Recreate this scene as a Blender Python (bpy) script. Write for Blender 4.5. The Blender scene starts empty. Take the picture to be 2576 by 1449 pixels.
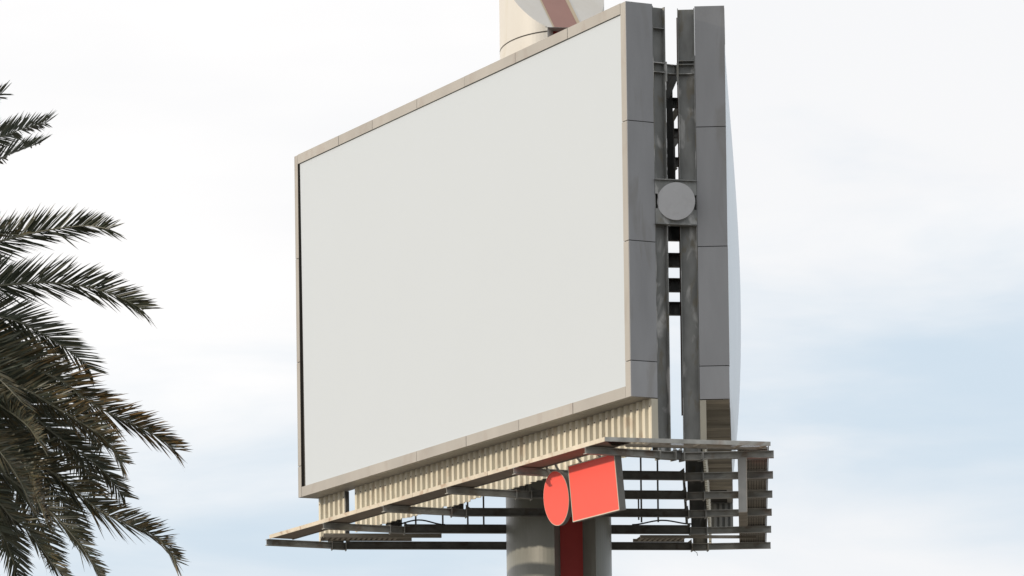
import bpy, math, random
from mathutils import Vector, Matrix
R = math.radians
SC = bpy.context.scene
COL = SC.collection
rnd = random.Random(7)

# ------------------------------------------------------------------ camera
F_PX, X0, Y0, ROLL, PITCH, EYE = 11600.0, 1288.0, 2436.67, 0.01316, 0.03, 1.7
cd = bpy.data.cameras.new("camera"); cam = bpy.data.objects.new("camera", cd); COL.objects.link(cam)
cd.sensor_width = 36; cd.lens = F_PX / 2576 * 36
cd.shift_x = 0.0; cd.shift_y = (Y0 - 724.5) / 2576
cd.clip_start = 0.5; cd.clip_end = 9000
cam.matrix_world = Matrix.Translation((0, 0, EYE)) @ Matrix.Rotation(R(90) + PITCH, 4, 'X') @ Matrix.Rotation(-ROLL, 4, 'Z')
SC.camera = cam

# ------------------------------------------------------------------ light
AZ = Vector((-1.0, -0.01, 0)).normalized()          # towards the sun
ELEV = R(19)
sun_dir = Vector((AZ.x * math.cos(ELEV), AZ.y * math.cos(ELEV), math.sin(ELEV)))
sd = bpy.data.lights.new("sun", 'SUN'); sd.energy = 3.0; sd.angle = R(1.3); sd.color = (1.0, 0.86, 0.68)
so = bpy.data.objects.new("sun", sd); COL.objects.link(so)
so.rotation_euler = sun_dir.to_track_quat('Z', 'Y').to_euler()
so.location = (-40, -10, 60)

W = bpy.data.worlds.new("World"); SC.world = W; W.use_nodes = True
nt = W.node_tree; nt.nodes.clear()
def N(t, **k):
    n = nt.nodes.new(t)
    for a, b in k.items(): setattr(n, a, b)
    return n
out = N('ShaderNodeOutputWorld'); bg = N('ShaderNodeBackground'); bg.inputs[1].default_value = 0.1
sky = N('ShaderNodeTexSky'); sky.sky_type = 'NISHITA'; sky.sun_disc = False
sky.sun_elevation = ELEV; sky.sun_rotation = math.atan2(AZ.x, AZ.y) % (2 * math.pi)
tc = N('ShaderNodeTexCoord')
mp = N('ShaderNodeMapping'); mp.inputs['Scale'].default_value = (10, 9, 40); mp.inputs['Location'].default_value = (5.3, 2.4, 3.1)
mp.inputs['Rotation'].default_value = (0, R(4), 0)
nz = N('ShaderNodeTexNoise'); nz.inputs['Scale'].default_value = 1.0; nz.inputs['Detail'].default_value = 6; nz.inputs['Roughness'].default_value = 0.52
nz.inputs['Distortion'].default_value = 0.3
nt.links.new(tc.outputs['Generated'], mp.inputs[0]); nt.links.new(mp.outputs[0], nz.inputs[0])
sx = N('ShaderNodeSeparateXYZ'); nt.links.new(tc.outputs['Generated'], sx.inputs[0])
def M(op, a, b, c=None, clamp=False):
    n = N('ShaderNodeMath', operation=op); n.use_clamp = clamp
    for i, v in enumerate((a, b, c)):
        if v is None: continue
        if isinstance(v, (int, float)): n.inputs[i].default_value = v
        else: nt.links.new(v, n.inputs[i])
    return n.outputs[0]
# cloud cover thickens with height above the horizon and thins towards the right
h = M('MULTIPLY_ADD', sx.outputs['Z'], 24.0, -3.96)
hx = M('MULTIPLY_ADD', sx.outputs['X'], -4.4, h)
hc = M('MINIMUM', hx, 0.95)
hc = M('MAXIMUM', hc, -0.45)
low = M('MAXIMUM', M('MULTIPLY_ADD', sx.outputs['Z'], -18.0, 2.38), 0.0)      # low bank of cloud
low = M('MINIMUM', low, 0.5)
hc = M('ADD', hc, low)
n0 = M('MULTIPLY_ADD', nz.outputs[0], 2.3, -1.12)
cf = M('ADD', n0, hc)
sm = N('ShaderNodeMapRange'); sm.interpolation_type = 'SMOOTHSTEP'
sm.inputs[1].default_value = -0.82; sm.inputs[2].default_value = 0.5
nt.links.new(cf, sm.inputs[0])
veil = N('ShaderNodeMixRGB'); veil.inputs[0].default_value = 0.9
nt.links.new(sky.outputs[0], veil.inputs[1]); veil.inputs[2].default_value = (6.85, 8.0, 9.1, 1)
mx = N('ShaderNodeMixRGB'); nt.links.new(sm.outputs[0], mx.inputs[0])
nt.links.new(veil.outputs[0], mx.inputs[1]); nz2 = N('ShaderNodeTexNoise'); nz2.inputs['Scale'].default_value = 0.55; nz2.inputs['Detail'].default_value = 4
nt.links.new(mp.outputs[0], nz2.inputs[0])
g2 = N('ShaderNodeMapRange'); g2.inputs[1].default_value = 0.35; g2.inputs[2].default_value = 0.62
hx2 = M('MULTIPLY_ADD', sx.outputs['X'], 1.1, nz2.outputs[0]); nt.links.new(hx2, g2.inputs[0])
cc2 = N('ShaderNodeMixRGB'); nt.links.new(g2.outputs[0], cc2.inputs[0]); cc2.inputs[1].default_value = (10.3, 10.2, 10.15, 1); cc2.inputs[2].default_value = (9.35, 9.4, 9.55, 1)
nt.links.new(cc2.outputs[0], mx.inputs[2])
nt.links.new(mx.outputs[0], bg.inputs[0]); nt.links.new(bg.outputs[0], out.inputs[0])

SC.view_settings.view_transform = 'Standard'; SC.view_settings.look = 'None'
SC.view_settings.exposure = 0.0; SC.view_settings.gamma = 1.0
SC.cycles.transparent_max_bounces = 16

# ------------------------------------------------------------------ materials
def material(name, color, rough=0.6, var=0.12, scale=3.0, spots=None, spot_scale=6.0, spot_amt=0.5, stretch=(1, 1, 1),
             metallic=0.0, spec=0.4, tone=False, bump=0.0, spot2=None):
    m = bpy.data.materials.new(name); m.use_nodes = True
    t = m.node_tree; b = t.nodes['Principled BSDF']
    b.inputs['Roughness'].default_value = rough; b.inputs['Metallic'].default_value = metallic
    b.inputs['Specular IOR Level'].default_value = spec
    c = t.nodes.new('ShaderNodeTexCoord'); mpn = t.nodes.new('ShaderNodeMapping'); mpn.inputs['Scale'].default_value = stretch
    t.links.new(c.outputs['Object'], mpn.inputs[0])
    n1 = t.nodes.new('ShaderNodeTexNoise'); n1.inputs['Scale'].default_value = scale; n1.inputs['Detail'].default_value = 7
    t.links.new(mpn.outputs[0], n1.inputs[0])
    r1 = t.nodes.new('ShaderNodeMapRange'); r1.inputs[1].default_value = 0.3; r1.inputs[2].default_value = 0.7
    r1.inputs[3].default_value = 1 - var; r1.inputs[4].default_value = 1 + var
    t.links.new(n1.outputs[0], r1.inputs[0])
    mul = t.nodes.new('ShaderNodeVectorMath'); mul.operation = 'SCALE'; mul.inputs[0].default_value = color[:3]
    t.links.new(r1.outputs[0], mul.inputs['Scale'])
    last = mul.outputs[0]
    for k, (sp, ssc, lo, off) in enumerate(((spots, spot_scale, spot_amt, 0), (spot2, spot_scale * 1.7, spot_amt * 0.9, 9.3))):
        if sp is None: continue
        mq = t.nodes.new('ShaderNodeMapping'); mq.inputs['Location'].default_value = (off, off, off); mq.inputs['Scale'].default_value = stretch
        t.links.new(c.outputs['Object'], mq.inputs[0])
        n2 = t.nodes.new('ShaderNodeTexNoise'); n2.inputs['Scale'].default_value = ssc; n2.inputs['Detail'].default_value = 5
        n2.inputs['Distortion'].default_value = 0.6
        t.links.new(mq.outputs[0], n2.inputs[0])
        r2 = t.nodes.new('ShaderNodeMapRange'); r2.inputs[1].default_value = 0.55; r2.inputs[2].default_value = 0.66
        r2.inputs[3].default_value = 0; r2.inputs[4].default_value = lo
        t.links.new(n2.outputs[0], r2.inputs[0])
        mm = t.nodes.new('ShaderNodeMixRGB'); t.links.new(r2.outputs[0], mm.inputs[0]); t.links.new(last, mm.inputs[1])
        mm.inputs[2].default_value = (*sp, 1); last = mm.outputs[0]
    if tone:
        a = t.nodes.new('ShaderNodeAttribute'); a.attribute_name = 'tone'
        mu = t.nodes.new('ShaderNodeMixRGB'); mu.blend_type = 'MULTIPLY'; mu.inputs[0].default_value = 1
        t.links.new(last, mu.inputs[1]); t.links.new(a.outputs['Color'], mu.inputs[2]); last = mu.outputs[0]
    t.links.new(last, b.inputs['Base Color'])
    if bump:
        bp = t.nodes.new('ShaderNodeBump'); bp.inputs['Strength'].default_value = bump; bp.inputs['Distance'].default_value = 0.02
        t.links.new(n1.outputs[0], bp.inputs['Height']); t.links.new(bp.outputs[0], b.inputs['Normal'])
    return m

M_trim = material('cladding_panel', (0.35, 0.335, 0.31), 0.45, 0.08, 1.2, (0.29, 0.25, 0.22), 2.2, 0.35, tone=True, stretch=(1, 1, .6), bump=.05)
M_end = material('end_cladding_panel', (0.250, 0.255, 0.265), 0.5, 0.09, 1.6, (0.19, 0.185, 0.175), 2.0, 0.5, tone=True, stretch=(1.6, 1.6, .35), bump=.06)
M_dark = material('cabinet_inside', (0.035, 0.033, 0.03), 0.8, 0.2)
M_face = material('display_sheet', (0.49, 0.54, 0.59), 0.5, 0.003, 0.6, spec=0.2)
M_vinyl = material('vinyl_sheet', (0.80, 0.88, 0.95), 0.45, 0.03, 0.7)
M_steel = material('weathered_steel', (0.165, 0.17, 0.165), 0.55, 0.22, 5, (0.46, 0.46, 0.45), 2.8, 0.8, (1, 1, .45), tone=True, spot2=(0.14, 0.125, 0.09), bump=.1)
M_beam = material('beam_steel', (0.31, 0.31, 0.29), 0.6, 0.25, 4, (0.19, 0.13, 0.09), 3.0, 0.6, tone=True, spot2=(0.40, 0.40, 0.38), bump=.1)
M_rust = material('rusty_steel', (0.10, 0.06, 0.045), 0.75, 0.3, 5)
M_skirt = material('corrugated_sheet', (0.60, 0.565, 0.46), 0.5, 0.08, 2.0, (0.35, 0.22, 0.12), 5.0, 0.35, (1, 1, .5), tone=True)
M_fascia = material('fascia_metal', (0.55, 0.495, 0.40), 0.5, 0.12, 3, (0.30, 0.17, 0.09), 4.0, 0.55, tone=True)
M_brown = material('dirty_sheet', (0.30, 0.27, 0.225), 0.7, 0.25, 2.2, (0.44, 0.40, 0.34), 3.5, 0.6, (.4, 1.6, 1), tone=True, bump=.3)
M_grey = material('grey_cladding', (0.20, 0.205, 0.20), 0.5, 0.1, 1.5, (0.13, 0.12, 0.11), 3, .4, tone=True)
M_pole = material('pole_paint', (0.56, 0.545, 0.51), 0.5, 0.05, 0.7, (0.50, 0.47, 0.40), 1.3, 0.4, (1, 1, .5), bump=.04)
M_shaft = material('shaft_paint', (0.20, 0.205, 0.18), 0.35, 0.12, 1.2, (0.15, 0.15, 0.13), 1.6, 0.5, (1, 1, .35), bump=.04)
M_seam = material('seam_dark', (0.04, 0.035, 0.03), 0.8)
M_red = material('red_stripe_paint', (0.33, 0.03, 0.025), 0.6, 0.08, 1.5)
M_pink = material('skylit_red_paint', (0.30, 0.17, 0.145), 0.7, 0.06, 1.5)  # stripe red paled to pink, sky light on the slope painted in
M_tan = material('tan_edge', (0.45, 0.37, 0.26), 0.6, 0.06, 1.5)
M_coral = material('coral_face', (0.89, 0.095, 0.066), 0.45, 0.02, 1.5, spec=.3)
M_sidec = material('sign_case', (0.17, 0.17, 0.16), 0.5, 0.1, 3, (0.12, 0.10, 0.08), 5, .4)
M_edge = material('sign_edge', (0.55, 0.50, 0.42), 0.5, 0.08, 4)
M_cable = material('cable_rubber', (0.02, 0.017, 0.015), 0.7)
M_disc = material('disc_metal', (0.40, 0.405, 0.415), 0.45, 0.05, 3, (0.30, 0.30, 0.30), 6, .25, bump=.08)
M_white = material('plastic_film', (0.7, 0.7, 0.72), 0.4)
M_ground = material('ground_asphalt', (0.16, 0.15, 0.135), 0.95, 0.25, 0.05, (0.22, 0.2, 0.17), 0.2, .6)
M_trunk = material('palm_trunk', (0.11, 0.085, 0.06), 0.95, 0.4, 6, bump=.6)

def grating(name, color, freq=1.0, open_=0.45):
    m = material(name, color, 0.7, .2, 4)
    t = m.node_tree; b = t.nodes['Principled BSDF']; o = t.nodes['Material Output']
    c = t.nodes.new('ShaderNodeTexCoord')
    outs = []
    for ang in (33, -33):
        mpn = t.nodes.new('ShaderNodeMapping'); mpn.inputs['Rotation'].default_value = (0, 0, R(ang)); mpn.inputs['Scale'].default_value = (freq,) * 3
        w = t.nodes.new('ShaderNodeTexWave'); w.inputs['Scale'].default_value = 4.0
        t.links.new(c.outputs['Object'], mpn.inputs[0]); t.links.new(mpn.outputs[0], w.inputs[0]); outs.append(w.outputs['Fac'])
    mn = t.nodes.new('ShaderNodeMath'); mn.operation = 'MINIMUM'; t.links.new(outs[0], mn.inputs[0]); t.links.new(outs[1], mn.inputs[1])
    g = t.nodes.new('ShaderNodeMath'); g.operation = 'GREATER_THAN'; g.inputs[1].default_value = open_; t.links.new(mn.outputs[0], g.inputs[0])
    tr = t.nodes.new('ShaderNodeBsdfTransparent'); mixs = t.nodes.new('ShaderNodeMixShader')
    t.links.new(g.outputs[0], mixs.inputs[0]); t.links.new(b.outputs[0], mixs.inputs[1]); t.links.new(tr.outputs[0], mixs.inputs[2])
    t.links.new(mixs.outputs[0], o.inputs[0])
    return m
M_grate = grating('steel_grating', (0.17, 0.14, 0.115), 1.0, 0.55)
M_ggap = grating('open_grating', (0.42, 0.36, 0.29), 2.0, 0.5)

# ------------------------------------------------------------------ mesh helper
class MB:
    def __init__(self): self.v, self.f, self.m, self.t = [], [], [], []
    def face(self, pts, mi=0, tone=1.0):
        i = len(self.v); self.v += [Vector(p) for p in pts]; self.f.append(tuple(range(i, i + len(pts)))); self.m.append(mi); self.t.append(tone)
    def hexa(self, c, mi=0, tone=1.0):
        """c: 8 corners, bottom ring 0-3 and top ring 4-7"""
        i = len(self.v); self.v += [Vector(p) for p in c]
        for q in ((0, 3, 2, 1), (4, 5, 6, 7), (0, 1, 5, 4), (1, 2, 6, 5), (2, 3, 7, 6), (3, 0, 4, 7)):
            self.f.append(tuple(i + k for k in q)); self.m.append(mi); self.t.append(tone)
    def box(self, Fr, a0, a1, b0, b1, z0, z1, mi=0, tone=1.0):
        self.hexa([Fr(a0, b0, z0), Fr(a1, b0, z0), Fr(a1, b1, z0), Fr(a0, b1, z0),
                   Fr(a0, b0, z1), Fr(a1, b0, z1), Fr(a1, b1, z1), Fr(a0, b1, z1)], mi, tone)
    def bar(self, P, Q, w, h, mi=0, tone=1.0, up=Vector((0, 0, 1))):
        P, Q = Vector(P), Vector(Q); d = (Q - P).normalized(); s = d.cross(up)
        if s.length < 1e-3: s = d.cross(Vector((1, 0, 0)))
        s.normalize(); u = s.cross(d).normalized(); s = s * w / 2; u = u * h / 2
        self.hexa([P - s - u, Q - s - u, Q + s - u, P + s - u, P - s + u, Q - s + u, Q + s + u, P + s + u], mi, tone)
    def tube(self, pts, r, n=8, mi=0):
        pts = [Vector(p) for p in pts]; rings = []
        for i, p in enumerate(pts):
            d = (pts[min(i + 1, len(pts) - 1)] - pts[max(i - 1, 0)]).normalized()
            s = d.cross(Vector((0, 0, 1)));
            if s.length < 1e-3: s = Vector((1, 0, 0))
            s.normalize(); u = s.cross(d)
            rr = r[i] if isinstance(r, (list, tuple)) else r
            rings.append([len(self.v) + k for k in range(n)])
            self.v += [p + (s * math.cos(2 * math.pi * k / n) + u * math.sin(2 * math.pi * k / n)) * rr for k in range(n)]
        for a, b in zip(rings, rings[1:]):
            for k in range(n): self.f.append((a[k], a[(k + 1) % n], b[(k + 1) % n], b[k])); self.m.append(mi); self.t.append(1.0)
        self.f.append(tuple(reversed(rings[0]))); self.f.append(tuple(rings[-1])); self.m += [mi, mi]; self.t += [1.0, 1.0]
    def build(self, name, mats, parent=None, smooth=False, origin=Vector((0, 0, 0)), bevel=0.0):
        me = bpy.data.meshes.new(name); me.from_pydata([v - origin for v in self.v], [], self.f)
        if not isinstance(mats, (list, tuple)): mats = [mats]
        for m in mats: me.materials.append(m)
        me.polygons.foreach_set('material_index', self.m)
        ca = me.color_attributes.new('tone', 'FLOAT_COLOR', 'CORNER')
        for p in me.polygons:
            t = self.t[p.index]; t = t if isinstance(t, (tuple, list)) else (t, t, t)
            for li in p.loop_indices: ca.data[li].color = (t[0], t[1], t[2], 1)
        if smooth: me.polygons.foreach_set('use_smooth', [True] * len(me.polygons))
        me.update()
        o = bpy.data.objects.new(name, me); COL.objects.link(o)
        if bevel:
            b = o.modifiers.new('bevel', 'BEVEL'); b.width = bevel; b.segments = 1; b.limit_method = 'ANGLE'
        if parent is not None: o.parent = parent
        return o
def empty(name, loc, label, cat, group=None):
    o = bpy.data.objects.new(name, None); COL.objects.link(o); o.location = loc; o['label'] = label; o['category'] = cat
    o.empty_display_size = .5
    if group: o['group'] = group
    return o
def at(x, y, Y):
    """point at distance Y along the ground axis seen in direction (x, y)"""
    c, s = math.cos(ROLL), math.sin(ROLL); dx, dy = x - X0, Y0 - y
    u, v = (dx * c + dy * s) / F_PX, (-dx * s + dy * c) / F_PX
    cp, sp = math.cos(PITCH), math.sin(PITCH)
    r = Vector((u, cp - v * sp, sp + v * cp))
    r = r * (Y / r.y); r.z += EYE
    return r

# ------------------------------------------------------------------ frames of reference of the structure
ZB = 12.469 + EYE                                    # underside of both display cabinets
PSI = 0.46382; A0 = Vector((2.219, 80.769, 0))
va = Vector((-math.sin(PSI), math.cos(PSI), 0)); vn = Vector((-math.cos(PSI), -math.sin(PSI), 0))
def LF(s, n, z): return A0 + va * s + vn * n + Vector((0, 0, ZB + z))          # left cabinet
BETA = R(2.95); R0 = Vector((3.985, 81.2, 0))
vb = Vector((math.sin(BETA), math.cos(BETA), 0)); vm = Vector((math.cos(BETA), -math.sin(BETA), 0))
def RF(s, m, z): return R0 + vb * s + vm * m + Vector((0, 0, ZB + z))          # right cabinet
def WF(x, y, z): return Vector((x, y, z))

# ------------------------------------------------------------------ ground
g = MB(); S = 3000
g.face([(-S, -S, 0), (S, -S, 0), (S, S, 0), (-S, S, 0)])
go = g.build('ground', M_ground); go['kind'] = 'structure'

# ------------------------------------------------------------------ billboard
ROOT = Vector((1.03, 90.45, 0))
bb = empty('billboard', ROOT, 'giant two-sided steel billboard with blank pale face on a thick cream pole', 'billboard')
def part(mb, name, mats, parent=bb, **k):
    return mb.build(name, mats, parent, origin=ROOT, **k)
def jt(v=0.05): return 1 + rnd.uniform(-v, v)

H, LL, LR, D = 7.0, 14.40, 14.2, 0.529
def cabinet(Fr, sign, LN, tops, bots, sides):
    """cabinet shell; sign=-1: depth runs to negative b for left, the right cabinet likewise (outer face at b=0)"""
    e = 0.02
    mb = MB(); mb.box(Fr, e, LN - e, -0.05, -D + e, e, H - e)
    cab = part(mb, 'cabinet', M_dark)
    g_ = 0.007
    tr = MB()
    # top and bottom trims in lengths
    for zz0, zz1, cuts in ((H - 0.19, H, tops), (0.0, 0.20, bots)):
        cs = [0.0] + cuts + [LN]
        for i in range(len(cs) - 1):
            j = rnd.uniform(-.004, .004)
            a0 = cs[i] + g_ + (0.19 if i == 0 else 0); a1 = cs[i + 1] - g_ - (0.15 if i == len(cs) - 2 else 0)
            tr.box(Fr, a0, a1, j, -0.12, zz0 + (0 if zz0 else 0.0), zz1, 0, jt(.05))
    cz = [0.0] + sides + [H]
    for i in range(len(cz) - 1):
        jf = rnd.uniform(-.003, .003)
        tr.box(Fr, 0.003, 0.19 - g_ + 0.003, jf, -0.12, cz[i] + (g_ if i else 0), cz[i + 1] - g_, 0, jt(.04))
        tr.box(Fr, LN - 0.145, LN, jf, -0.12, cz[i] + (g_ if i else 0), cz[i + 1] - g_, 0, jt(.04))
    part(tr, 'face_frame', M_trim, cab)
    # end cladding
    ec = MB(); ec2 = MB()
    for i in range(len(cz) - 1):
        t = jt(.05) * (1.22 if i == 0 else 1.0)
        ec.box(Fr, -0.018, e, -0.002, -D, cz[i] + (g_ if i else -0.002), cz[i + 1] - g_, 0, t)
        ec2.box(Fr, LN - e, LN + 0.016, -0.002, -D, cz[i] + (g_ if i else 0), cz[i + 1] - g_, 0, t)
    part(ec, 'end_cladding', M_end, cab); part(ec2, 'end_cladding', M_end, cab)
    # top cap
    tp = MB(); tp.box(Fr, 0.02, LN - .02, -0.121, -D, H - .018, H - .001, 0, .9)
    part(tp, 'top_cap', M_trim, cab)
    return cab
tops = [2.229, 4.331, 6.479, 8.583, 10.63, 12.239]
bots = [2.216, 4.388, 6.598, 8.786, 10.982]
cabL = cabinet(LF, -1, LL, tops, bots, [0.635, 2.76, 4.883])
cabR = cabinet(RF, -1, LR, [2.2, 4.35, 6.5, 8.6, 10.7, 12.3], [2.2, 4.35, 6.5, 8.6, 10.7, 12.3], [0.585, 2.71, 4.84])
# left underside (soffit)
so_ = MB()
cs = [0.0] + bots + [LL]
for i in range(len(cs) - 1):
    so_.box(LF, cs[i] + .006, cs[i + 1] - .006, -0.121, -D, -0.002, 0.017, 0, jt(.08) * .8)
part(so_, 'soffit', M_trim, cabL)
# left display sheet, slightly out of square with a dark gap along its far edge
ds = MB()
q = [(0.197, 0.21), (14.115, 0.195), (14.20, 6.80), (0.178, 6.80)]
ds.hexa([LF(q[0][0], -.03, q[0][1]), LF(q[1][0], -.03, q[1][1]), LF(q[1][0], -.048, q[1][1]), LF(q[0][0], -.048, q[0][1]),
         LF(q[3][0], -.03, q[3][1]), LF(q[2][0], -.03, q[2][1]), LF(q[2][0], -.048, q[2][1]), LF(q[3][0], -.048, q[3][1])])
lin = MB(); lin.box(LF, 14.2475, 14.2535, -.047, -.002, .205, 6.805); part(lin, 'reveal_shade', M_seam, cabL)  # added dark strip, stands in for shade on the frame's far reveal
dsp = part(ds, 'display_sheet', M_face, cabL); dsp['label'] = 'blank pale grey display sheet'
# right display: vinyl billowing out from the far side
vs = MB(); NS, NZ = 40, 26
def bulge(i, j):
    u, w = i / NS, j / NZ
    k = (max(0, math.sin(math.pi * u)) ** .8) * (max(0, math.sin(math.pi * (w ** 0.75))) ** .75)
    k = 0.235 * k * (1 + .03 * math.sin(9 * u + 5 * w))
    return RF(.1 + u * (LR - .2), -.02 + k, .06 + w * (H - .12))
for i in range(NS):
    for j in range(NZ): vs.face([bulge(i, j), bulge(i + 1, j), bulge(i + 1, j + 1), bulge(i, j + 1)])
vo = part(vs, 'vinyl_sheet', M_vinyl, cabR); vo['label'] = 'pale blue-white vinyl billowing outwards'
for p in vo.data.polygons: p.use_smooth = True
# right underside: overlapping dirty sheets with creases
us = MB(); k = 0; s = 0.02
while s < 11.6:
    w = rnd.uniform(.55, 1.25); e2 = min(s + w, 11.7)
    nn = 5
    for i in range(nn):
        a0_, a1_ = s + (e2 - s) * i / nn, s + (e2 - s) * (i + 1) / nn
        z0_ = -.012 - .05 * math.sin(math.pi * i / nn) - .004 * (k % 3); z1_ = -.012 - .05 * math.sin(math.pi * (i + 1) / nn) - .004 * (k % 3)
        us.hexa([RF(a0_, -.01, z0_ - .006), RF(a1_, -.01, z1_ - .006), RF(a1_, -.46, z1_ - .006), RF(a0_, -.46, z0_ - .006),
                 RF(a0_, -.01, z0_), RF(a1_, -.01, z1_), RF(a1_, -.46, z1_), RF(a0_, -.46, z0_)], 0, rnd.uniform(.6, 1.4))
    s = e2 + .01; k += 1
part(us, 'soffit', M_brown, cabR)['label'] = 'creased brown soffit sheets'

# ---- corrugated skirts
def corrugated(Fr, s0, s1, n, z0, z1, name, mat, per=0.235, dep=0.052, zj=0.02, seam=2.2):
    mb = MB(); prof = []; s = s0; ph = 0
    seq = [(.092, 1), (.022, 0), (.088, 0), (.033, 1)]      # crest, down, valley, up
    pts = [(s0, dep)]; lev = dep; i = 0
    while s < s1:
        w, l = seq[i % 4]; s = min(s + w, s1); lev = dep if l else 0; pts.append((s, lev)); i += 1
    tone = 1.0; nexts = s0 + rnd.uniform(.4, 1.0); zo = 0
    for (a_, la), (b_, lb) in zip(pts, pts[1:]):
        if a_ > nexts: tone = jt(.07); nexts = a_ + rnd.uniform(.9, 1.2); zo = rnd.uniform(-zj, zj)
        mb.face([Fr(a_, n + la, z0 + zo), Fr(b_, n + lb, z0 + zo), Fr(b_, n + lb, z1), Fr(a_, n + la, z1)], 0, tone * jt(.02))
        mb.face([Fr(b_, n + lb - .006, z0 + zo), Fr(a_, n + la - .006, z0 + zo), Fr(a_, n + la - .006, z1), Fr(b_, n + lb - .006, z1)], 0, tone)
        if la == dep and lb == dep and b_ - a_ > .05 and rnd.random() < .75:
            c = (a_ + b_) / 2; zz = z1 - .13 + rnd.uniform(-.015, .015)
            mb.box(Fr, c - .011, c + .011, n + dep, n + dep + .008, zz - .011, zz + .011, 1)
    return part(mb, name, [mat, M_rust])
sk1 = corrugated(LF, 0.02, 12.59, -.47, -.90, -.004, 'skirt_sheet', M_skirt)
sk2 = corrugated(LF, 13.07, 14.38, -.47, -.88, -.004, 'skirt_sheet', M_skirt)
sk3 = corrugated(RF, 0.02, 14.1, -.50, -.86, -.03, 'skirt_sheet', M_skirt, dep=.045)
# right far return panel, ribbed and grey
rt = MB()
for i in range(8):
    a_, b_ = -.46 + i * .057, -.46 + (i + 1) * .057
    o_ = .03 if i % 2 else 0
    rt.box(RF, LR - .02 - o_, LR - .005 - o_ + .01, a_, b_, -.50, -.003, 0, 1.15 if i % 2 else .7)
part(rt, 'return_panel', M_grey)
# skirt end posts
ep = MB(); ep.box(LF, -.03, .012, -.40, -.525, -.87, -.022, 0, .8)
part(ep, 'skirt_end_post', M_skirt)
ep = MB(); ep.box(RF, -.03, .012, -.53, -.42, -.87, -.022, 0, .62)
part(ep, 'skirt_end_post', M_skirt)
ep = MB(); ep.box(LF, 13.02, 13.06, -.42, -.50, -.87, -.02, 0, .5); part(ep, 'skirt_end_post', M_steel)
tw = MB(); tw.bar(LF(12.5, -.62, -.34), LF(13.2, -.62, -.44), .02, .02); tw.bar(LF(12.5, -.62, -.48), LF(13.2, -.62, -.46), .02, .02); part(tw, 'tie_rod', M_rust)

# ---- frames: columns, cross beams, tie beams
ZBM0, ZBM1 = -1.07, -.945
SI = [-0.02 + 2.79 * i for i in range(6)]
BI = [-0.02 + 2.66 * i for i in range(6)]
def column(Fr, s, n0, n1, z0, z1, tone, name='column'):
    """H column: web facing the camera between two flanges"""
    lo, hi = min(n0, n1), max(n0, n1); t = .014
    mb = MB()
    mb.box(Fr, s - .006, s + .006, lo + t, hi - t, z0, z1, 0, tone)
    mb.box(Fr, s - .11, s + .11, lo, lo + t, z0, z1, 0, tone * 1.05)
    mb.box(Fr, s - .11, s + .11, hi - t, hi, z0, z1, 0, tone * .95)
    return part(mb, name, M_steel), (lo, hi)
colsL, colsR = [], []
for i in range(6):
    topL = 6.965 if i == 0 else 6.75
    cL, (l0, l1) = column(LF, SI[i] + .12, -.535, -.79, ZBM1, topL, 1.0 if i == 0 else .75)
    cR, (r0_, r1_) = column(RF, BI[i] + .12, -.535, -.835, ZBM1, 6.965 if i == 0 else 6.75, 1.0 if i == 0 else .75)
    colsL.append(cL); colsR.append(cR)
# stiffener ribs on the near columns
def rib(Fr, s, n0, n1, z, parent, th=.012):
    mb = MB(); mb.box(Fr, s - .105, s - .0065, n0, n1, z - th / 2, z + th / 2, 0, 1.1)
    part(mb, 'stiffener', M_steel, parent)
for z in (6.58, 5.965, 5.80, 3.86, 3.09): rib(LF, SI[0] + .12, -.55, -.775, z, colsL[0])
for z in (6.03, 5.965 , 5.80, 3.86, 3.09): rib(RF, BI[0] + .12, -.55, -.82, z, colsR[0])

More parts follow.
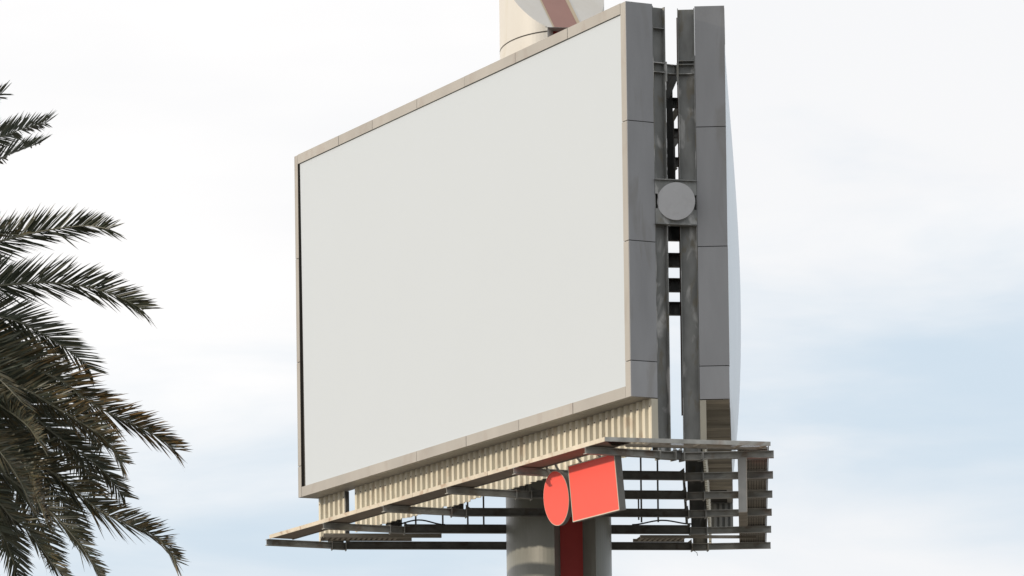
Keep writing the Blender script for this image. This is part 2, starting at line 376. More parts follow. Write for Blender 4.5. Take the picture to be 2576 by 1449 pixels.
def ibeam(mb, P, Q, h, w=.13, t=.012, tone=1.0):
    """P, Q: centre of the top face"""
    P, Q = Vector(P), Vector(Q); Z = Vector((0, 0, 1))
    mb.bar(P - Z * t / 2, Q - Z * t / 2, w, t, 0, tone * 1.1)
    mb.bar(P - Z * (h - t / 2), Q - Z * (h - t / 2), w, t, 0, tone)
    mb.bar(P - Z * h / 2, Q - Z * h / 2, .01, h - 2 * t - .0006, 0, tone)
for i in range(6):
    s, b = SI[i], BI[i]; bm = MB(); hgt = ZBM1 - ZBM0
    pts = [LF(s, .93, ZBM1), LF(s, -.52, ZBM1), LF(s, -.83, ZBM1), RF(b, -.86, ZBM1), RF(b, -.53, ZBM1), RF(b, .76, ZBM1)]
    tones = [1.0, .75, .42, .75, 1.0]  # middle span darkened to paint in the shade between the cabinets
    for k in range(5):
        j = k in (1, 3)
        up_ = Vector((0, 0, (.028 if i != 4 else .045))) if k == 2 else Vector((0, 0, 0))
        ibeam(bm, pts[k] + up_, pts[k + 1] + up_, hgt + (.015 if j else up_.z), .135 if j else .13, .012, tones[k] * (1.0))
    for P in pts[1:5]:
        d = (pts[3] - pts[2]).normalized()
        bm.bar(P - d * .01 - Vector((0, 0, (hgt + .03) / 2)), P + d * .01 - Vector((0, 0, (hgt + .03) / 2)), .17, hgt + .04, 0, .9)
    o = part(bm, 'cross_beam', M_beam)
    # gusset plates at the inner side of the column feet
    for (P, Q) in ((pts[2], pts[3]), (pts[3], pts[2])):
        d = (Q - P).normalized(); gm = MB(); c = d.cross(Vector((0, 0, 1))) * .008
        tri = [P + d * .0, P + d * .13, P + d * .0 + Vector((0, 0, .10))]
        gm.face([p + c for p in tri]); gm.face([p - c for p in reversed(tri)])
        for a_, b_ in ((0, 1), (1, 2), (2, 0)): gm.face([tri[a_] + c, tri[a_] - c, tri[b_] - c, tri[b_] + c])
        part(gm, 'gusset', M_steel, o)
    # tie beams at two levels
    for lev, dz in ((5.965, .17), (3.60, .26)):
        if i in (0, 5) and lev < 4: continue
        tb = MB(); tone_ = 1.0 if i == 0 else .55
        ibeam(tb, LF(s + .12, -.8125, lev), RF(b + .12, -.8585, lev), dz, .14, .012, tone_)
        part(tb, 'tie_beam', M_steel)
# near joint plates with bolts on upper tie
jp = MB()
jp.box(LF, -.02, .21, -.7905, -.812, 5.64, 5.99, 0, 1.1)
part(jp, 'joint_plate', [M_steel, M_rust]); jp = MB()
jp.box(RF, -.02, .21, -.8355, -.858, 5.64, 5.99, 0, 1.1)
for z in (5.66, 5.72, 5.78, 5.84, 5.90, 5.97):
    pass
part(jp, 'joint_plate', [M_steel, M_rust])
# knee braces at the upper tie level, seen through the gap between the columns
for (xa, ya, xb, yb, Yd) in ((1677, 322, 1709, 268, 85.6), (1677, 386, 1707, 346, 88.4), (1678, 438, 1700, 419, 91.0), (1676, 245, 1700, 190, 83.0)):
    br = MB(); br.bar(at(xa, ya, Yd), at(xb, yb, Yd), .05, .11, 0, .75); part(br, 'brace', M_steel)
for (x, ya, yb, Yd, w_) in ((1687, 178, 462, 83.5, .115), (1691, 290, 455, 86.2, .10), (1693, 360, 455, 88.9, .10)):
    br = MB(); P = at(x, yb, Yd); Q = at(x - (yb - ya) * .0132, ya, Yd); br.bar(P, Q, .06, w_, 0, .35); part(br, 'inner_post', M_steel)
for (x, y, Yd) in ((1684, 218, 83.4), (1684, 240, 83.4), (1686, 378, 88.0)):
    br = MB(); P = at(x, y, Yd); br.bar(P - Vector((.03, 0, 0)), P + Vector((.05, 0, 0)), .05, .025); part(br, 'bracket', M_steel)
# disc plate spanning the near columns
pl = MB(); c0 = LF(-.02, -.535, 0); c1 = RF(-.02, -.535, 0)
def span(z, t0=0.0, t1=1.0, off=0.0):
    P = c0.lerp(c1, t0); Q = c0.lerp(c1, t1); nrm = Vector((0, -1, 0))
    return Vector((P.x, P.y, ZB + z)) + nrm * off, Vector((Q.x, Q.y, ZB + z)) + nrm * off
def slab(mb, z0, z1, o0, o1, t0=0., t1=1., tone=1.):
    a_, b_ = span(z0, t0, t1, o0); c_, d_ = span(z0, t0, t1, o1); e_, f_ = span(z1, t0, t1, o0); g2, h2 = span(z1, t0, t1, o1)
    mb.hexa([a_, b_, d_, c_, e_, f_, h2, g2], 0, tone)
slab(pl, 3.62, 3.86, -.01, .008, 0, 1, 1.15); slab(pl, 3.10, 3.36, -.01, .008, 0, 1, 1.15)
slab(pl, 3.36, 3.62, -.01, .007, .06, .94, .9)
slab(pl, 3.861, 3.882, -.10, .06, 0, 1, 1.0); slab(pl, 3.078, 3.099, -.10, .06, 0, 1, 1.0)
pp = part(pl, 'end_plate', M_steel)
dc = MB(); ctr = c0.lerp(c1, .5); cz_ = ZB + 3.485; n_ = 56; rr = .335
ring0 = [Vector((ctr.x + rr * math.cos(2 * math.pi * k / n_), ctr.y - .009, cz_ + rr * math.sin(2 * math.pi * k / n_))) for k in range(n_)]
ring1 = [p + Vector((0, -.09, 0)) for p in ring0]
dc.face(ring1); 
for k in range(n_): dc.face([ring0[k], ring0[(k + 1) % n_], ring1[(k + 1) % n_], ring1[k]])
dc.face(list(reversed(ring0)))
part(dc, 'round_cap', M_disc, pp)['label'] = 'round grey disc between the two cabinets'
# rusty pipe and rails inside the gap
pi_ = MB(); pi_.bar(at(1704.5, 45, 82.3), at(1717.5, 1045, 82.3), .042, .045); part(pi_, 'standpipe', M_rust)
# ladder rails standing on the fifth beam
for x in (1009, 1046, 1114, 1177, 1217, 1308):
    lb = MB(); P = at(x, 1320, 91.0); lb.bar((P.x, P.y, ZB + ZBM1), (P.x, P.y, ZB + .3), .035, .035, 0, .5); part(lb, 'hanger_rod', M_beam)
lad = MB(); P = at(1614, 1322, 90.9); Q = at(1656, 1322, 90.9)
for T in (P, Q): lad.bar((T.x, T.y, ZB + ZBM1), (T.x, T.y, ZB + 3.3), .035, .035, 0, .5)
for z in (-.7, -.05, .38, .9, 1.5, 2.1, 2.7): lad.bar((P.x, P.y, ZB + z), (Q.x, Q.y, ZB + z), .03, .03, 0, .5)
part(lad, 'ladder', M_beam)
lb = MB(); P = at(1607, 1320, 90.5); lb.bar((P.x, P.y, ZB + ZBM1), (P.x, P.y, at(1607, 1238, 90.5).z), .03, .03, 0, .5); part(lb, 'hanger_rod', M_beam)
lb = MB(); P = at(1728, 1320, 91.3); lb.bar((P.x, P.y, ZB + ZBM1), (P.x - .05, P.y, ZB - .0), .06, .05, 0, .5); lb.bar((P.x - 1.0, P.y, ZB - .42), (P.x, P.y, ZB - .40), .03, .03, 0, .5); part(lb, 'hanger_rod', M_beam)

# ---- catwalks
ZG0 = ZBM1 + .004; ZF1 = ZG0 + .075
Lend, Lfar = -.72, 13.85
def plank_run(Fr, s0, s1, n0, n1, z, name, mat, step=1.39, label=None, under=True):
    mb = MB(); s = s0; 
    while s < s1 - .05:
        e_ = min(s + step, s1); mb.box(Fr, s + .004, e_ - .004, n0, n1, z, z + .018, 0, jt(.12)); s = e_
    return part(mb, name, mat)
M_plank = material('walkway_plate', (0.26, 0.215, 0.175), 0.7, 0.15, 3, (0.20, 0.12, 0.08), 3, 0.5, tone=True)
# left
plank_run(LF, Lend + .05, Lfar, .875, .40, ZG0 + .012, 'walkway_plate', M_plank)
fa = MB(); s = Lend + .012; cuts = [Lend + .012, .75, 3.9, 7.1, 7.7, 10.9, Lfar]
for c_, d_ in zip(cuts, cuts[1:]):
    j = rnd.uniform(-.004, .004)
    fa.box(LF, c_ + .004, d_ - .004, .88, .90 + j, ZG0, ZF1 + j, 0, jt(.06))
fl = part(fa, 'walkway_edge', M_fascia); fl['label'] = 'cream walkway edge below the blank face'
fa = MB(); fa.box(LF, Lend + .05, Lfar, .398, .375, ZG0, ZG0 + .05, 0, .7); part(fa, 'walkway_edge', M_beam)
# near end
E0 = LF(Lend, .90, 0); E1 = RF(-.64, .68, 0); E0.z = E1.z = 0
E1.x = 4.655; E1.y = 80.56
ed = (E1 - E0).normalized(); en = Vector((-ed.y, ed.x, 0))   # pointing away from the camera
EL = (E1 - E0).length
def EF(s, n, z): return E0 + ed * s + en * n + Vector((0, 0, ZB + z))
fa = MB(); fa.box(EF, 0, EL, 0, .012, ZG0, ZF1, 0, 1.3)
o = part(fa, 'walkway_edge', M_beam); o['label'] = 'weathered grey walkway edge at the near end'
fa = MB()
for k in (0, 3, 6, 8.5, 10):
    fa.bar(EF(EL * k / 10 * .98 + .02, .0125, ZG0 + .031), EF(EL * k / 10 * .98 + .02, .56, ZG0 + .031), .035, .03, 0, .7)
fa.box(EF, .55, EL, .56, .585, ZG0, ZG0 + .05, 0, .7)
part(fa, 'walkway_bearer', M_beam)
gr = MB(); gr.face([EF(.02, .0125, ZG0 + .012), EF(EL - .02, .0125, ZG0 + .012), EF(EL - .02, .56, ZG0 + .012), EF(.3, .56, ZG0 + .012)])
part(gr, 'walkway_grating', M_ggap)['label'] = 'open mesh walkway grating'
# right
def ribbed(mb, Fr, s0, s1, m0, m1, z, tone=1.):
    mb.box(Fr, s0, s0 + .03, m0, m1, z - .01, z + .03, 0, tone * .6); mb.box(Fr, s1 - .03, s1, m0, m1, z - .01, z + .03, 0, tone * .6)
    n = 11
    for k in range(n):
        c = m0 + (m1 - m0) * (k + .5) / n; w = (m1 - m0) / n * .33
        mb.box(Fr, s0 + .03, s1 - .03, c - w, c + w, z - .006, z + .012, 0, tone * rnd.uniform(.85, 1.15))
    mb.box(Fr, s0 + .03, s1 - .03, m0, m1, z + .0125, z + .02, 0, tone * .55)
s = -.10
for k in range(10):
    w = 1.27; rb = MB(); 
    ribbed(rb, RF, s + .01 * (k % 2), s + w, .12, .655, ZG0 + .03, .8 if k % 2 else 1.1)
    part(rb, 'walkway_panel', M_brown); s += 1.36
fa = MB(); fa.box(RF, -.60, 13.6, .66, .675, ZG0, ZF1, 0, .8); part(fa, 'walkway_edge', M_beam)
# far end remnants
def FF(u, v, z):
    P = LF(SI[5] - 1.0, .1, 0).lerp(RF(BI[5] - 1.05, .5, 0), u); d = (RF(BI[5], 0, 0) - LF(SI[5], 0, 0)).normalized(); nn = Vector((-d.y, d.x, 0))
    return Vector((P.x, P.y, ZB + z)) + nn * v
rb = MB()
for k in range(14): rb.box(FF, .01 + k * .012, .016 + k * .012, .2, .75, ZG0 - .01, ZG0 + .012, 0, 1.1)
rb.box(FF, 0, .19, .2, .75, ZG0 + .0125, ZG0 + .02, 0, .6); rb.box(FF, 0, .21, .75, .80, ZG0 - .02, ZG0 + .06, 0, .8); rb.box(FF, 0, .27, .12, .18, ZG0 - .03, ZG0 + .05, 0, .7)
part(rb, 'walkway_panel', M_brown)
rb = MB()
for k in range(9): rb.box(FF, .735 + k * .012, .741 + k * .012, .25, .80, ZG0 - .01, ZG0 + .012, 0, 1.1)
rb.box(FF, .73, .84, .25, .80, ZG0 + .0125, ZG0 + .02, 0, .6); rb.box(FF, .73, 1.0, .18, .24, ZG0 - .02, ZG0 + .04, 0, .8); rb.box(FF, .725, .845, .81, .84, ZG0 - .02, ZG0 + .04, 0, .8)
part(rb, 'walkway_panel', M_brown)

# ---- pole: long oval shaft with a slot facing the near end, its top cut off on a slope
PC = Vector((1.03, 90.45, 0)); pu = Vector((math.cos(R(12)), math.sin(R(12)), 0)); pw = Vector((math.sin(R(12)), -math.cos(R(12)), 0))
RX, RY = 1.0, 1.58; Z1 = 20.95 + EYE
def PF(u, w, z): return PC + pu * u + pw * w + Vector((0, 0, z))
def ell_w(u): return RY * math.sqrt(max(0, 1 - (u / RX) ** 2))
UL = .41; pm = MB(); NP = 72
th0 = math.asin(UL / RX)
arc = []                                  # from right lip round the back to the left lip
for k in range(NP + 1):
    th = th0 + (2 * math.pi - 2 * th0) * k / NP
    arc.append((RX * math.sin(th), RY * math.cos(th)))
ZS = ZB + 3.0
lw = MB()
for (u0, w0), (u1, w1) in zip(arc, arc[1:]):
    lw.face([PF(u0, w0, 0), PF(u1, w1, 0), PF(u1, w1, ZS), PF(u0, w0, ZS)])
    pm.face([PF(u0, w0, ZS), PF(u1, w1, ZS), PF(u1, w1, Z1), PF(u0, w0, Z1)])
nfs = len(pm.f)
wl = ell_w(UL); wb = 1.12; ub = .235
def quad(mb, pts, mi=0): mb.face(pts, mi)
for mb_, za_, zb_ in ((lw, 0, ZS), (pm, ZS, Z1)):
    quad(mb_, [PF(-UL, wl, za_), PF(-ub, wb, za_), PF(-ub, wb, zb_), PF(-UL, wl, zb_)])
    quad(mb_, [PF(ub, wb, za_), PF(UL, wl, za_), PF(UL, wl, zb_), PF(ub, wb, zb_)])
    quad(mb_, [PF(-ub, wb, za_), PF(ub, wb, za_), PF(ub, wb, zb_), PF(-ub, wb, zb_)])
# sloping top: plane w = wl - K (z - Z1)
K = 1.1
def zc(w): return Z1 + (wl - w) / K
full = [(RX * math.sin(2 * math.pi * k / 96), RY * math.cos(2 * math.pi * k / 96)) for k in range(96)]
for k in range(96):
    (u0, w0), (u1, w1) = full[k], full[(k + 1) % 96]
    if w0 > wl + 1e-6 or w1 > wl + 1e-6: continue
    pm.face([PF(u0, w0, Z1), PF(u1, w1, Z1), PF(u1, w1, zc(w1)), PF(u0, w0, zc(w0))])
cut = [(u, w) for u, w in full if w <= wl + 1e-6]
# order: right lip round the back to left lip
nt_ = len(pm.f)
cutl = [(-UL, wl)] + [c for c in sorted([c for c in cut if c[0] < 0], key=lambda c: -c[1])] 
cutr = [(UL, wl)] + [c for c in sorted([c for c in cut if c[0] >= 0], key=lambda c: -c[1])]
pm.face([PF(u, w, zc(w)) for u, w in cutr] + [PF(u, w, zc(w)) for u, w in reversed(cutl)])
pm.face([PF(-UL, wl, Z1), PF(UL, wl, Z1), PF(ub, wb, Z1), PF(-ub, wb, Z1)])
pole = part(pm, 'support_pole', M_pole)
shaft = part(lw, 'lower_shaft', M_shaft, pole)
for i in range(NP): pole.data.polygons[i].use_smooth = True; shaft.data.polygons[i].use_smooth = True
for i in range(nfs + 3, nt_): pole.data.polygons[i].use_smooth = True
st = MB(); st.box(PF, -.225, .225, wb + .001, wb + .012, .02, Z1 - .002); part(st, 'red_stripe', M_red, pole)
def TP(u, w, o): # on the sloping top, raised by o
    nn = (pw * K + Vector((0, 0, K * K / K))).normalized()
    nn = (pw * 1 + Vector((0, 0, K))).normalized()
    nn = (pw + Vector((0, 0, 1 / 1.0)) * K).normalized() if False else (pw * 1.0 + Vector((0, 0, 1.0 * K)) * 1.0).normalized()
    return PF(u, w, zc(w)) + nn * o
def strip(mb, ca, cb, w0, w1, lean, o, mi=0):
    mb.face([TP(ca, w0, o), TP(cb, w0, o), TP(cb + lean * (w0 - w1), w1, o), TP(ca + lean * (w0 - w1), w1, o)], mi)
st = MB(); strip(st, -.27, .22, wl - .004, -1.1, -.10, .004); part(st, 'skylit_stripe', M_pink, pole)
st = MB(); strip(st, -.30, -.27, wl - .004, -1.1, -.10, .006); strip(st, .22, .29, wl - .004, -1.1, -.10, .006); part(st, 'stripe_edging', M_tan, pole)
# dark ring seam
rg = MB(); zr = 20.86 + EYE
for (u0, w0), (u1, w1) in zip(arc, arc[1:]):
    k_ = 1.004; rg.face([PF(u0 * k_, w0 * k_, zr), PF(u1 * k_, w1 * k_, zr), PF(u1 * k_, w1 * k_, zr + .022), PF(u0 * k_, w0 * k_, zr + .022)])
part(rg, 'ring_seam', M_seam, pole)
bs = MB()
for k in range(32):
    a_, b_ = 2 * math.pi * k / 32, 2 * math.pi * (k + 1) / 32
    bs.face([PF(1.5 * math.sin(a_), 2.1 * math.cos(a_), .01), PF(1.5 * math.sin(b_), 2.1 * math.cos(b_), .01), PF(1.5 * math.sin(b_), 2.1 * math.cos(b_), .35), PF(1.5 * math.sin(a_), 2.1 * math.cos(a_), .35)])
bs.face([PF(1.5 * math.sin(2 * math.pi * k / 32), 2.1 * math.cos(2 * math.pi * k / 32), .35) for k in range(32)][::-1])
part(bs, 'footing', M_grey)

# ------------------------------------------------------------------ hanging signs
def tilt_frame(base_fn, s0, n0, ztop, tilt):
    c_, s_ = math.cos(tilt), math.sin(tilt)
    def T(s, n, z):                       # z measured down from the top edge (negative), n outwards
        return base_fn(s0 + s, n0 + n * c_ + z * s_, ztop + z * c_ - n * s_)
    return T
def box_sign(Fr, Wd, Ht, th, root, rods, lean=True):
    def top_(s): return LF(-.02 + s, .387, 0) if lean else Fr(s, -th / 2, 0)
    o = root.location
    c_ = MB(); c_.box(Fr, 0, Wd, -.004, -th, -Ht, 0); case = c_.build('sign_case', M_sidec, root, origin=o)
    e_ = MB(); b = .018
    e_.box(Fr, 0, Wd, -.0035, .004, -b, 0); e_.box(Fr, 0, Wd, -.0035, .004, -Ht, -Ht + b)
    e_.box(Fr, 0, b, -.0035, .0042, -Ht + b, -b); e_.box(Fr, Wd - b, Wd, -.0035, .0042, -Ht + b, -b)
    e_.build('sign_edging', M_edge, case, origin=o)
    f_ = MB(); f_.box(Fr, b, Wd - b, -.0035, .001, -Ht + b, -b); f_.build('sign_face', M_coral, root, origin=o)
    for s in rods:
        r_ = MB(); P = Fr(s, -th / 2, 0); T_ = top_(s); r_.bar(P - Vector((0, 0, .01)), Vector((T_.x, T_.y, ZB + ZG0 + .01)), .035, .03)
        r_.build('hanger', M_beam, root, origin=o)
rs = empty('square_sign', LF(.87, .3, -2.03), 'blank coral rectangular box sign hung under the walkway beside the round one', 'sign')
TS = tilt_frame(LF, -.02, .35, -1.02, R(5))
box_sign(TS, 1.78, 1.01, .13, rs, (.62, 1.35))
# round sign
rd = empty('round_sign', LF(2.23, .3, -2.03), 'blank coral round box sign hung under the walkway left of the square one', 'sign')
TR = tilt_frame(LF, 2.32, .35, -1.035, R(5)); n_ = 64; rad = .495
def disc(mb, r, n0, n1, mi=0):
    A_ = [TR(r * math.cos(2 * math.pi * k / n_), n1, -rad + r * math.sin(2 * math.pi * k / n_)) for k in range(n_)]
    B_ = [TR(r * math.cos(2 * math.pi * k / n_), n0, -rad + r * math.sin(2 * math.pi * k / n_)) for k in range(n_)]
    mb.face(A_, mi); mb.face(list(reversed(B_)), mi)
    for k in range(n_): mb.face([A_[k], B_[k], B_[(k + 1) % n_], A_[(k + 1) % n_]], mi)
c_ = MB(); disc(c_, rad, -.085, -.002); case = c_.build('sign_case', M_sidec, rd, origin=rd.location)
c_ = MB(); disc(c_, rad - .001, -.0015, .001); c_.build('sign_edging', M_edge, case, origin=rd.location)
c_ = MB(); disc(c_, rad - .012, .0015, .004); c_.build('sign_face', M_coral, rd, origin=rd.location)
for s in (-.13, .22):
    r_ = MB(); P = TR(s, -.04, -.03); T_ = LF(2.32 + s, .387, 0); r_.bar(P, Vector((T_.x, T_.y, ZB + ZG0 + .01)), .035, .03)
    r_.build('hanger', M_beam, rd, origin=rd.location)
# sign seen edge on at the right
re_ = empty('square_sign', RF(1.0, .26, -2.05), 'grey-sided box sign seen edge-on, hung under the right end of the beams', 'sign')
def RS(s, n, z): return RF(1.78 - s, .275 + n, -1.075 + z)
box_sign(RS, 1.95, .96, .15, re_, (.3, 1.5), False)
for ch in re_.children:
    if ch.name.startswith('sign_case'):
        ch.data.materials[0] = material('pale_case', (0.30, 0.30, 0.29), 0.5, 0.1, 3, (0.2, 0.16, 0.12), 4, .4)
us_ = MB(); us_.box(RS, .0, 1.95, -.15, -.002, -.972, -.961); us_.build('sign_base', M_brown, re_, origin=re_.location)
re_['group'] = rs['group'] = rd['group'] = 'box signs hung under the walkway'

# ------------------------------------------------------------------ cables and litter
def cable(pts, r, label, name='cable'):
    mb = MB(); P0 = pts[0]; mb.tube(pts, r, 6); o = mb.build(name, M_cable, None, smooth=True, origin=P0); o.location = P0
    o['label'] = label; o['category'] = 'cable'
def arcpts(x0_, x1_, y0_, hgt, Y, n=14, z0=None):
    out_ = []
    for k in range(n + 1):
        t = k / n; P = at(x0_ + (x1_ - x0_) * t, y0_, Y); P.z = ZB + ZBM1 + .012 + hgt * math.sin(math.pi * t) ** 2 * (1 if k else 1); out_.append(P)
    return out_
cable(arcpts(985, 1120, 1320, .10, 90.95), .016, 'black cable arching over the beam left of the pole')
cable(arcpts(1590, 1740, 1322, .08, 91.35), .016, 'black cable arching over the beam right of the pole')
cable([at(1742, 1376, 94.25), at(1746, 1386, 94.25), at(1753, 1390, 94.25), at(1755, 1398, 94.25)], .006, 'thin loose wire dangling under the farthest beam')

# ------------------------------------------------------------------ palm tree
def leaf_material():
    m = bpy.data.materials.new('palm_leaf'); m.use_nodes = True; t = m.node_tree; b = t.nodes['Principled BSDF']
    b.inputs['Roughness'].default_value = .5; b.inputs['Specular IOR Level'].default_value = .35
    a = t.nodes.new('ShaderNodeAttribute'); a.attribute_name = 'tone'
    t.links.new(a.outputs['Color'], b.inputs['Base Color'])
    return m
M_leaf = leaf_material()
GREEN, DRY, BROWN, STEM = (0.056, 0.073, 0.050), (0.21, 0.12, 0.035), (0.068, 0.066, 0.046), (0.10, 0.097, 0.065)
def mixc(a, b, t): return tuple(x + (y - x) * t for x, y in zip(a, b))
def catmull(P, n):
    out_ = []; Q = [P[0] * 2 - P[1]] + P + [P[-1] * 2 - P[-2]]
    for i in range(1, len(Q) - 2):
        for k in range(n):
            t = k / n; p0, p1, p2, p3 = Q[i - 1], Q[i], Q[i + 1], Q[i + 2]
            out_.append(.5 * ((2 * p1) + (p2 - p0) * t + (2 * p0 - 5 * p1 + 4 * p2 - p3) * t * t + (3 * p1 - p0 - 3 * p2 + p3) * t ** 3))
    out_.append(P[-1]); return out_
def resample(P, step):
    out_ = [P[0]]; acc = 0
    for a, b in zip(P, P[1:]):
        L_ = (b - a).length; d = step - acc
        while d <= L_: out_.append(a + (b - a) * (d / L_)); d += step
        acc = L_ - (d - step)
    return out_
def frond(path, parent, org, ntilt=40, dry=0.0, Lmax=.52, a0=56, a1=30, rs=None, start=.12, dense=.019, droop=.03, trim=.22):
    rs = rs or random.Random(len(path) * 13 + int(path[-1].x * 100))
    P = resample(catmull(path, 10), dense); P = P[:len(P) - int(trim / dense)]; n = len(P); mb = MB()
    if n < 8: return
    view = Vector((0, 1, 0))
    for i in range(0, n - 3, 4):
        j = min(i + 4, n - 1); t = i / n
        wd = .045 * (1 - t) + .008
        mb.bar(P[i], P[j], wd, wd * .8, 0, mixc(STEM, GREEN, .3 * t))
    for i in range(int(n * start), n - 1):
        t = i / (n - 1); T = (P[min(i + 2, n - 1)] - P[max(i - 2, 0)]).normalized()
        nt0 = Vector((0, math.sin(R(ntilt + 90 - 90)), math.cos(R(ntilt))))
        N_ = (nt0 - T * nt0.dot(T))
        if N_.length < .15: N_ = Vector((0, 1, .2)) - T * Vector((0, 1, .2)).dot(T)
        N_.normalize(); B_ = T.cross(N_)
        Lp = Lmax * min(1, .35 + 3.2 * (t - start)) * (1 - .48 * max(0, (t - .5) / .5) ** 2)
        for sd_ in (1, -1):
            if rs.random() < .04: continue
            al = R(a0 + (a1 - a0) * t + rs.uniform(-6, 6)); v = R(22 + rs.uniform(-16, 16))
            if rs.random() < .06: v += R(rs.uniform(-30, 30)); al += R(rs.uniform(-15, 15))
            d = (T * math.cos(al) + (B_ * sd_ * math.cos(v) + N_ * math.sin(v)) * math.sin(al)).normalized()
            L_ = Lp * rs.uniform(.82, 1.08); Wd = (.030 * (1 - .35 * t)) * rs.uniform(.8, 1.15)
            wv = (T - d * T.dot(d)).normalized(); wv = (wv * math.cos(1) + N_ * .0 + wv.cross(d) * rs.uniform(-.5, .5)).normalized()
            dd = droop * rs.uniform(.3, 1.5) * L_
            pts = []
            for q_, wq in ((0, .55), (.35, 1.0), (.7, .75), (1, .02)):
                c = P[i] + d * L_ * q_ - Vector((0, 0, dd * q_ * q_)); pts.append((c - wv * Wd * wq / 2, c + wv * Wd * wq / 2))
            dl = dry * max(0, min(1, (t - .25) * 1.6 + rs.uniform(-.35, .35)))
            base = mixc(GREEN, BROWN, rs.uniform(0, .3)); br_ = rs.uniform(.6, 1.15)
            for k in range(3):
                cc = mixc(base, DRY if rs.random() < .6 else BROWN, min(1, dl * (.6 + .35 * k)))
                cc = tuple(x * br_ for x in cc)
                mb.face([pts[k][0], pts[k][1], pts[k + 1][1], pts[k + 1][0]], 0, cc)
    return mb.build('frond', M_leaf, parent, origin=org)

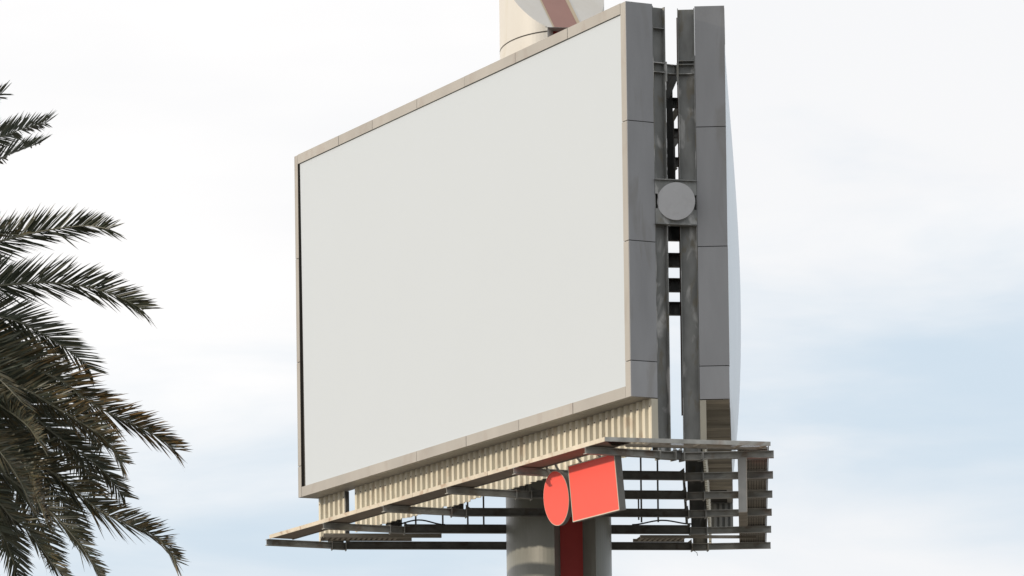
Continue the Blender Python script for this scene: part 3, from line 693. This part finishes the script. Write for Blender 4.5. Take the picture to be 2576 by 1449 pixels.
PY = 55.0
CR = at(-480, 850, PY)
palm = empty('palm_tree', (CR.x, CR.y, 0), 'feathery date palm leaning its dark green drooping fronds in from the left', 'tree')
PO = Vector((CR.x, CR.y, 0))
tk = MB(); ns = 60; pts = []; rad_ = []
for k in range(ns + 1):
    t = k / ns; pts.append(Vector((CR.x + .35 * math.sin(t * 1.3) - .35 * math.sin(1.3), CR.y, t * (CR.z - .1)))); rad_.append(.27 + .08 * (1 - t) ** 3 + (.02 if k % 2 else 0) + (.10 * max(0, t - .9) * 10))
tk.tube(pts, rad_, 18); tk.build('trunk', M_trunk, palm, origin=PO)
FR = [  # image-direction control points, distance change at the tip, normal tilt, dryness, longest leaflet
 ([(-480, 850), (-330, 560), (-150, 395), (0, 345), (69, 320), (153, 301)], 1.2, 48, .1, .42),
 ([(-480, 850), (-300, 620), (-120, 465), (0, 399), (60, 374), (127, 350)], 2.2, 42, .1, .40),
 ([(-480, 850), (-330, 500), (-160, 320), (-60, 262), (48, 218)], .5, 42, .1, .40),
 ([(-480, 850), (-300, 700), (-120, 635), (0, 607), (69, 589), (139, 576), (213, 568), (259, 573), (308, 585)], -1.0, 52, .1, .46),
 ([(-480, 850), (-300, 770), (-130, 728), (0, 718), (93, 711), (162, 714), (231, 725), (296, 746), (352, 774), (396, 803)], -.5, 50, .15, .50),
 ([(-480, 850), (-300, 790), (-130, 785), (0, 797), (70, 820), (140, 860), (187, 893), (224, 926), (252, 968)], .6, 55, .2, .50),
 ([(-480, 850), (-300, 820), (-100, 855), (0, 893), (70, 921), (154, 958), (210, 1000), (262, 1033), (327, 1064), (388, 1094), (435, 1127), (457, 1159)], -1.2, 50, .9, .52),
 ([(-480, 850), (-300, 850), (-100, 905), (0, 954), (70, 982), (140, 1024), (196, 1057), (252, 1094), (290, 1136), (318, 1190)], -2.0, 55, .55, .50),
 ([(-480, 850), (-250, 890), (0, 990), (140, 1094), (224, 1155), (271, 1197), (299, 1234), (346, 1281)], .8, 50, .3, .42),
 ([(-480, 850), (-300, 880), (-100, 960), (0, 1019), (28, 1037), (70, 1071), (112, 1127)], -2.4, 55, .3, .46),
 ([(-480, 850), (-250, 950), (-60, 1090), (47, 1141), (117, 1178), (178, 1225), (234, 1271), (280, 1300), (336, 1323), (393, 1351), (430, 1393), (456, 1440)], -1.6, 48, .5, .50),
 ([(-480, 850), (-260, 980), (-60, 1140), (47, 1220), (93, 1258), (140, 1300), (187, 1351), (224, 1402), (252, 1449), (262, 1485)], -1.2, 40, .2, .46),
 ([(-480, 850), (-280, 990), (-90, 1180), (0, 1267), (28, 1300), (61, 1323), (98, 1370), (131, 1416), (159, 1449), (175, 1490)], -.4, 40, .3, .40),
 ([(-480, 850), (-300, 1000), (-120, 1210), (0, 1337), (19, 1374), (37, 1421), (47, 1450), (52, 1500)], .6, 45, .1, .44),
 ([(-480, 850), (-250, 930), (-60, 1080), (60, 1170), (84, 1290 - 60), (107, 1323 - 40), (125, 1340)], -2.2, 55, .5, .44),
 # fronds behind
 ([(-480, 850), (-250, 830), (-50, 880), (60, 935), (160, 1010), (235, 1085), (270, 1150)], 1.8, 50, .3, .50),
 ([(-480, 850), (-250, 860), (-50, 940), (60, 1020), (150, 1100), (220, 1190), (255, 1270)], 2.0, 48, .2, .50),
 ([(-480, 850), (-260, 900), (-70, 1020), (30, 1110), (110, 1200), (180, 1300), (215, 1385)], 2.2, 45, .2, .48),
 ([(-480, 850), (-260, 940), (-80, 1090), (20, 1190), (80, 1280), (125, 1370), (150, 1440)], 2.4, 45, .2, .48),
 ([(-480, 850), (-280, 960), (-110, 1130), (-20, 1250), (30, 1350), (60, 1450)], 1.6, 45, .2, .48),
 ([(-480, 850), (-260, 810), (-70, 820), (30, 850), (110, 900), (170, 960)], 2.2, 52, .2, .46),
 ([(-480, 850), (-280, 900), (-120, 1010), (-30, 1100), (40, 1190), (90, 1290)], -2.2, 50, .3, .46),
 ([(-480, 850), (-260, 850), (-90, 930), (0, 1000), (60, 1060), (100, 1130)], 2.6, 50, .3, .52),
 ([(-480, 850), (-260, 880), (-90, 990), (0, 1090), (50, 1180), (80, 1260)], 2.8, 45, .3, .52),
 ([(-480, 850), (-270, 820), (-90, 850), (0, 890), (60, 940), (110, 1000)], 2.9, 50, .2, .52),
 ([(-480, 850), (-280, 930), (-120, 1080), (-50, 1200), (-5, 1310), (15, 1400)], 2.4, 45, .2, .50),
 ([(-480, 850), (-280, 740), (-140, 690), (-50, 672), (20, 662)], 1.5, 45, .1, .44),
]
for k, (pp_, dy, tilt_, dry_, lm) in enumerate(FR):
    n_pts = len(pp_); path = []
    for j, (x, y) in enumerate(pp_):
        t = j / (n_pts - 1); path.append(at(x, y, PY + dy * t ** 1.5))
    frond(path, palm, PO, tilt_, dry_, lm * 1.08, rs=random.Random(100 + k))
# the rest of the crown, beyond the left edge of the picture
for k in range(34):
    az = R(95 + (k * 137.5) % 250); el = R([62, 38, 12, -12][k % 4] + rnd.uniform(-8, 8)); L_ = rnd.uniform(3.9, 4.7)
    hd = Vector((math.cos(az), math.sin(az), 0)); path = []
    for j in range(8):
        t = j / 7; r = L_ * t; path.append(CR + hd * r * math.cos(el) * (1 - .12 * t) + Vector((0, 0, r * math.sin(el) - 1.9 * t * t * math.cos(el) ** .5)))
    frond(path, palm, PO, 20, .3, .48, rs=random.Random(300 + k), dense=.045)
